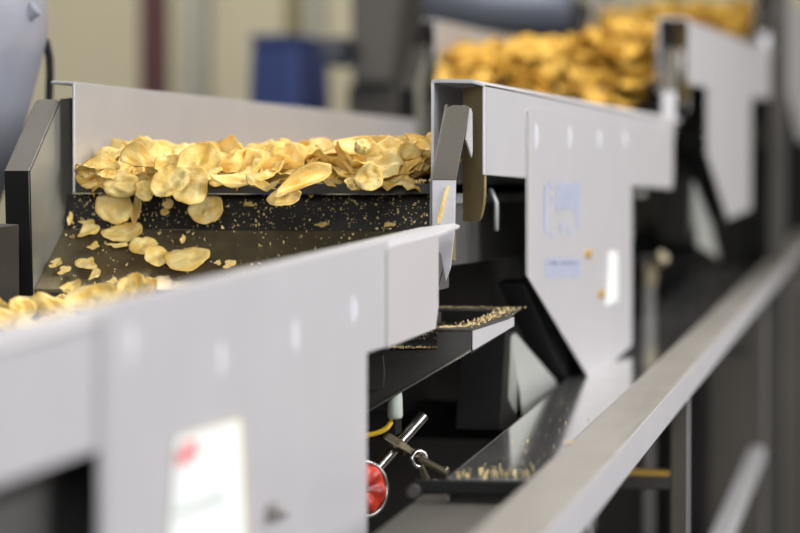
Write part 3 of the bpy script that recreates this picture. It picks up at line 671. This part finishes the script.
lay(230, 267, 15, 10, 'curled fragment at the right near the blurred rim', 'frag', i=5)
lay(218, 266, 7, 6, 'tiny bit left of the curled fragment by the rim', 'frag', i=4)
lay(166, 214, 8, 10, 'small fragment just under the spill on the dark riser', 'frag', i=6)
lay(168, 206, 10, 14, 'sharp fragment hanging under the overlapping round chips', 'frag', i=2, tilt=(.4, -.4, 0))
lay(218, 192, 8, 8, 'tiny triangular fragment on the dark riser right of the spill', 'frag', i=5, lift=.008)
lay(250, 207, 11, 5, 'flat brown fragment on the dark riser', 'frag', i=7)
lay(322, 227, 15, 9, 'knobbly fragment at the foot of the riser, right of centre', 'frag', i=3)
lay(313, 198, 12, 16, 'rectangular splinter leaning on the riser below the long folded chip', 'frag', i=1, lift=.012, tilt=(.3, -.5, 0))
lay(390, 228, 12, 5, 'small bit by the right chute wall', 'frag', i=0)
# the chips hanging over the pan's front edge
face(121, 183, 34, 30, 2.925, 'broad chip hanging over the pan front, leftmost of the overhanging group', (.15, 0, .25), .4, i=1)
face(146, 191, 20, 24, 2.925, 'folded chip hanging between the two larger overhanging chips', (-.3, 0, .2), .3, i=2)
face(170, 184, 38, 34, 2.905, 'big pale oval chip in front of the spill', (-.1, 0, .35), .5, i=8)
face(190, 187, 38, 36, 2.925, 'broad chip hanging right behind the big pale oval chip', (.25, 0, .15), 1.2, i=10)
face(97, 168, 42, 16, 2.93, 'long chip at the left wall of the second pan', (0, 0, .9), .2, i=11)
face(106, 176, 20, 12, 2.915, 'small pale chip with a pointed end on the pan edge, left', (.4, 0, .4), .1, i=12)
face(84, 173, 18, 14, 2.94, 'chip wedged against the left wall at the pan edge', (.3, 0, .5), .1, i=4)
face(139, 164, 42, 24, 2.93, 'large folded chip bulging out of the heap at left', (.2, 0, .6), -.5, 'fold', 0)
face(168, 166, 26, 22, 2.935, 'chip standing behind the big pale oval chip', (-.2, 0, .4), .7, i=13)
face(302, 184, 66, 20, 2.905, 'long folded chip hanging diagonally over the pan edge at centre', (.1, 0, .35), .52, 'fold', 1)
face(284, 198, 34, 20, 2.915, 'rounded lower lip of chip under the long folded one', (.1, 0, .2), .3, i=14)
face(369, 178, 30, 25, 2.915, 'round speckled chip hanging at the edge, right of the folded chip', (-.1, 0, .15), .4, i=15)
face(354, 184, 22, 15, 2.925, 'chip tucked under the round speckled chip on its left', (.2, 0, .3), .2, i=9)
face(363, 146, 15, 17, 2.99, 'deep yellow chip standing upright atop the heap, right of centre', (.2, 0, .1), .2, i=5)
face(238, 181, 60, 18, 2.92, 'wide chip drooping over the pan edge between the two hanging groups', (.1, 0, .8), .1, i=0)
face(262, 187, 34, 12, 2.915, 'thin chip curling over the edge beside the folded chip', (0, 0, .9), -.25, i=7)
# blurred chips in front, lying in the nearest pan
PB = H+DATA[0][2]-.086
for i, (px, py, w, h, D, lb) in enumerate([
    (90, 299, 50, 28, 2.70, 'blurred chip in the nearest pan, largest of those below the chute lip'),
    (134, 291, 26, 34, 2.74, 'blurred chip standing on edge in the nearest pan, farthest right'),
    (52, 308, 46, 28, 2.66, 'blurred chip behind the near rim, left of the largest blurred one'),
    (22, 309, 28, 26, 2.66, 'blurred pointed chip near the left picture edge behind the rim'),
    (8, 322, 40, 24, 2.58, 'blurred chip at the far left behind the near rim'),
    (115, 303, 40, 22, 2.66, 'blurred chip between the largest and the standing one'),
    (70, 288, 22, 12, 2.76, 'small blurred chip above the largest one, touching the lip'),
    (150, 287, 20, 18, 2.76, 'small pale blurred chip right of the standing one')]):
    face(px, py, w, h, D, lb, (random.uniform(-.3, .3), 0, random.uniform(.2, .6)), random.uniform(-.5, .5), i=i+3)
for i in range(18):
    p = Vector((random.uniform(XL+.05, -.60), random.uniform(2.15, 2.70), PB+.006+random.random()*.010))
    put(CH[i % NV], p, (random.uniform(-.3, .3), random.uniform(-.35, .2), 1), random.uniform(0, 6), random.uniform(.9, 1.15), random.uniform(.85, 1.1), 'golden chip lying low in the nearest pan behind its rim', 'chips in the nearest pan')

# heaps on the pans
XI = XI2
def heap(k, rnd):
    Yf, zf, zb, *_ = DATA[k]; out = []
    hh = .019 if k == 1 else .062
    def layer(ta, tb, st, zs, tl, front=False):
        t = ta
        while t < tb:
            x = XL+.022
            while x < XI-.018:
                xx = min(max(x+rnd.uniform(-.5, .5)*st, XL+.024), XI-.022); tt = t+rnd.uniform(-.5, .5)*st
                if front: tt = max(tt, -.012)
                u = (xx-XL)/(XI-XL)
                hl = hh*(.60+.55*u+.55*noise.noise(Vector((xx*9, (Yf+tt)*7, k))))
                zb_ = H+zf+(zb-zf)*max(tt, 0)/LEN-.104
                z = zb_+.004+hl*zs+rnd.uniform(-.004, .004)
                ti = R(rnd.uniform(8, tl)); az = rnd.gauss(-math.pi/2, 1.1)
                nv = Vector((math.sin(ti)*math.cos(az), math.sin(ti)*math.sin(az), math.cos(ti)))
                out.append((rnd.randrange(NV), Vector((xx, Yf+tt, z)), nv, rnd.uniform(0, 6.28), rnd.uniform(.82, 1.12), rnd.uniform(.78, 1.08), k))
                x += st
            t += st
    layer(.004, .05, .030, .14, 35, True); layer(.006, .06, .028, .45, 60, True); layer(.012, .09, .028, .72, 65, True)
    layer(.03, .40, .032, 1.0, 68)
    layer(.06, .40, .034, .75, 55)
    if k > 1: layer(-.02, .03, .034, -.45, 60); layer(-.02, .03, .034, -.15, 60)
    layer(.40, 1.0, .040, .95, 65); layer(1.0, 1.72, .048, .95, 60); layer(.40, 1.7, .05, .6, 45)
    return out
allc = []
for k in (1, 2, 3): allc += heap(k, random.Random(20+k))
allc.sort(key=lambda q: q[1].y)
NI = 205
for i, q in enumerate(allc[:NI]):
    first = q[1].y < 3.0
    put(CH[q[0]], q[1], q[2], q[3], q[4], q[5],
        'golden chip in the front row of the heap on the second pan' if first else 'golden chip heaped further back on the second pan',
        'front chips of the second pan heap' if first else 'chips further back in the second pan heap')
# all the remaining chips as one heap object
V, Fc, RM = [], [], []
base = []
for b_ in CHB:
    b_.verts.ensure_lookup_table(); b_.verts.index_update(); l = b_.verts.layers.float['rim']
    base.append(([v.co.copy() for v in b_.verts], [[v.index for v in f.verts] for f in b_.faces], [v[l] for v in b_.verts]))
for q in allc[NI:]:
    m = Matrix.Translation(q[1]) @ frame(q[2], q[3]).to_4x4() @ Matrix.Diagonal((q[4], q[5], 1, 1))
    vs, fs, rm = base[q[0]]; o_ = len(V)
    V += [m @ v for v in vs]; Fc += [[i+o_ for i in f] for f in fs]; RM += rm
me = bpy.data.meshes.new('potato_chip_heap'); me.from_pydata([tuple(v) for v in V], [], Fc); me.polygons.foreach_set('use_smooth', [True]*len(me.polygons))
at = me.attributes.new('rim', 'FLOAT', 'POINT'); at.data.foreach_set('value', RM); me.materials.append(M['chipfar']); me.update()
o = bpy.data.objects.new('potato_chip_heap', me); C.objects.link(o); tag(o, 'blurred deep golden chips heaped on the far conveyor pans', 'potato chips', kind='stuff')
for b_ in CHB: b_.free()

# crumbs
def crumbs(name, spots, label):
    rnd = random.Random(len(spots)); bm = bmesh.new()
    for p, s in spots:
        m = Matrix.Translation(p) @ Euler((rnd.uniform(0, 6), rnd.uniform(0, 6), rnd.uniform(0, 6))).to_matrix().to_4x4() @ Matrix.Diagonal((s*rnd.uniform(.6, 1.5), s*rnd.uniform(.5, 1), s*rnd.uniform(.3, .7), 1))
        vs = [bm.verts.new(m @ Vector(v)) for v in ((1, 0, -.3), (-.6, .9, -.3), (-.5, -.8, -.2), (.1, .1, .9), (.6, .7, .3))]
        for f in ((0, 2, 1), (0, 4, 3), (4, 1, 3), (1, 2, 3), (2, 0, 3), (0, 1, 4)): bm.faces.new([vs[i] for i in f])
    o = obj(name, bm, M['crumb']); tag(o, label, 'crumbs', kind='stuff')
rnd = random.Random(3); sp = []
for i in range(700):
    f = rnd.random()**.8; x = rnd.uniform(CL+.006, CR-.006); p = Vector((x, pC.y+(pT.y-pC.y)*f, pC.z+(pT.z-pC.z)*f)); sp.append((p+nR*.001, rnd.choice((.0005, .0008, .0011, .0017))))
for i in range(260):
    f = 1-rnd.random()**1.8; x = rnd.uniform(CL+.006, CR-.006); p = Vector((x, pA.y+(pC.y-pA.y)*f, pA.z+(pC.z-pA.z)*f)); sp.append((p+nF*.0006, rnd.choice((.0006, .0009, .0013, .002))))
for i in range(330): sp.append((Vector((rnd.uniform(XL+.004, XI-.004), 2.958+rnd.random()**2*.02-.001, H+DATA[1][1]-.1032+rnd.random()*.003)), rnd.choice((.0008, .0013, .002))))
crumbs('chip_crumbs', sp, 'fine chip crumbs scattered over the dark riser and chute floor')
sp = []
for i in range(420):
    u = rnd.random(); y = Yc+.0+u*(Yb+.03-Yc); x = xr-.012-(.018*max(0, u-.5))+rnd.gauss(0, .006)
    if x < xr: sp.append((Vector((x, y, zt+.0032)), rnd.choice((.0006, .0009, .0013))))
for i in range(160): sp.append((Vector((rnd.uniform(fr[1].x, xr-.02), Yc+.009+rnd.gauss(0, .006), zt+.0032)), .0008))
for i in range(120): sp.append((Vector((rnd.uniform(fr[0].x, xr-.02), Yb+.02+rnd.gauss(0, .01), zt+.0032)), .0009))
for i in range(260): sp.append((Vector((rnd.uniform(fr[0].x, xr-.02), rnd.uniform(Yc+.02, Yb), zt-.011-.008*0)), .0009))
for i in range(90): sp.append((Vector((rnd.uniform(fr[0].x+.02, fr[1].x), Yc+.006, fr[1].z+.002)), .0016))
crumbs('chip_crumbs', sp, 'pale crumbs lying along the catch tray flange')
sp = []
for i in range(110): sp.append((rp(sE0+.01+abs(rnd.gauss(0, .05)), wE+rnd.uniform(.02, 1)*(-wE-.01), zt_+.0015), rnd.choice((.0005, .0008, .0011, .0016))))
for i in range(120): sp.append((rp(sE0+rnd.uniform(.05, .9), wE+rnd.uniform(.1, .95)*(-wE), zt_+.001), rnd.choice((.0004, .0006, .0009))))
for x, y, s in ((448, 481, .004), (458, 481, .0035), (475, 483, .003)):
    q = atZ(x+10, y-2, zt_); sp.append((Vector((q.x, q.y, H+zt_+.003)), s))
crumbs('chip_crumbs', sp, 'yellow crumbs gathered at the near end of the wet drip tray')
# loose slivers on the flange and rail
Yq = Y1+rw[1][0]-.0012
a, b = atY(438, 224, Yq), atY(448, 186, Yq); bm = B(); dd = b-a
loft(bm, [[a+dd*f+Vector((-w, -.002, 0)), a+dd*f+Vector((w, -.002, 0)), a+dd*f+Vector((w, 0, 0)), a+dd*f+Vector((-w, 0, 0))] for f, w in ((0, .0012), (.15, .0019), (.8, .0019), (1, .0013))])
o = obj('chip_fragment', bm, M['chip'], bev=.0004); tag(o, 'thin upright chip splinter stuck on the bright chute flange at right', 'chip fragment')
q = atZ(568, 445, zr); put(FR[2], q+Vector((0, 0, .002)), (0, 0, 1), .4, .22, .3, 'single crumb of chip lying on the brushed top rail', name='chip_fragment', cat='chip fragment')

# ------------------------------------------------------------------ light
def area(name, loc, target, sx, sy, power, col=(1, 1, 1)):
    l = bpy.data.lights.new(name, 'AREA'); l.shape = 'RECTANGLE'; l.size, l.size_y, l.energy, l.color = sx, sy, power, col
    o = bpy.data.objects.new(name, l); C.objects.link(o); o.location = loc
    o.rotation_euler = (Vector(target)-Vector(loc)).to_track_quat('-Z', 'Y').to_euler(); return o
area('key_light', (2.7, 1.7, 2.6), (-.6, 3.4, 1.25), 1.8, 1.6, 145, (.975, .975, 1))
area('far_key_light', (2.7, 5.6, 2.7), (-.6, 6.2, 1.4), 1.6, 1.4, 75, (.975, .975, 1))  # unseen area light added to brighten the far pans
area('overhead_fill_light', (-.9, 4.2, 3.9), (-.8, 4.2, 0), .6, 5, 155, (1, .95, .86))  # unseen overhead area light added to brighten chips and rail top
area('back_light', (-3.2, 9.5, 3.6), (-3.0, 13, 1.2), 2.5, .8, 75, (1, .95, .82))
area('front_light', (.3, -2.2, 2.4), (-.7, 3.2, 1.2), 1.6, 1.2, 130, (.95, .97, 1))
w = bpy.data.worlds.new('hall'); bpy.context.scene.world = w; w.use_nodes = True
N, L = w.node_tree.nodes, w.node_tree.links
tc = N.new('ShaderNodeTexCoord'); sx = N.new('ShaderNodeSeparateXYZ'); L.new(tc.outputs['Generated'], sx.inputs[0])
cr = N.new('ShaderNodeValToRGB'); e = cr.color_ramp.elements
e[0].position, e[0].color = 0, (.03, .028, .025, 1); e[1].position, e[1].color = 1, (.10, .095, .09, 1)
for p, c_ in ((.46, (.07, .065, .06, 1)), (.52, (.38, .37, .36, 1)), (.66, (.42, .41, .40, 1)), (.8, (.14, .135, .13, 1))):
    q = e.new(p); q.color = c_
mr = N.new('ShaderNodeMapRange'); mr.inputs[1].default_value = -1; L.new(sx.outputs['Z'], mr.inputs[0]); L.new(mr.outputs[0], cr.inputs['Fac'])
L.new(cr.outputs['Color'], N['Background'].inputs['Color']); N['Background'].inputs['Strength'].default_value = .8

# ------------------------------------------------------------------ camera
cd = bpy.data.cameras.new('camera'); cam = bpy.data.objects.new('camera', cd); C.objects.link(cam)
cd.sensor_width = 36; cd.lens = 36*F/800; cd.clip_start = .05; cd.clip_end = 60
cam.matrix_world = Matrix.Translation(CAM) @ ROT.to_4x4()
cd.dof.use_dof = True; cd.dof.focus_distance = 2.93; cd.dof.aperture_fstop = 3.9; cd.dof.aperture_blades = 9
bpy.context.scene.camera = cam
bpy.context.scene.view_settings.view_transform = 'Standard'
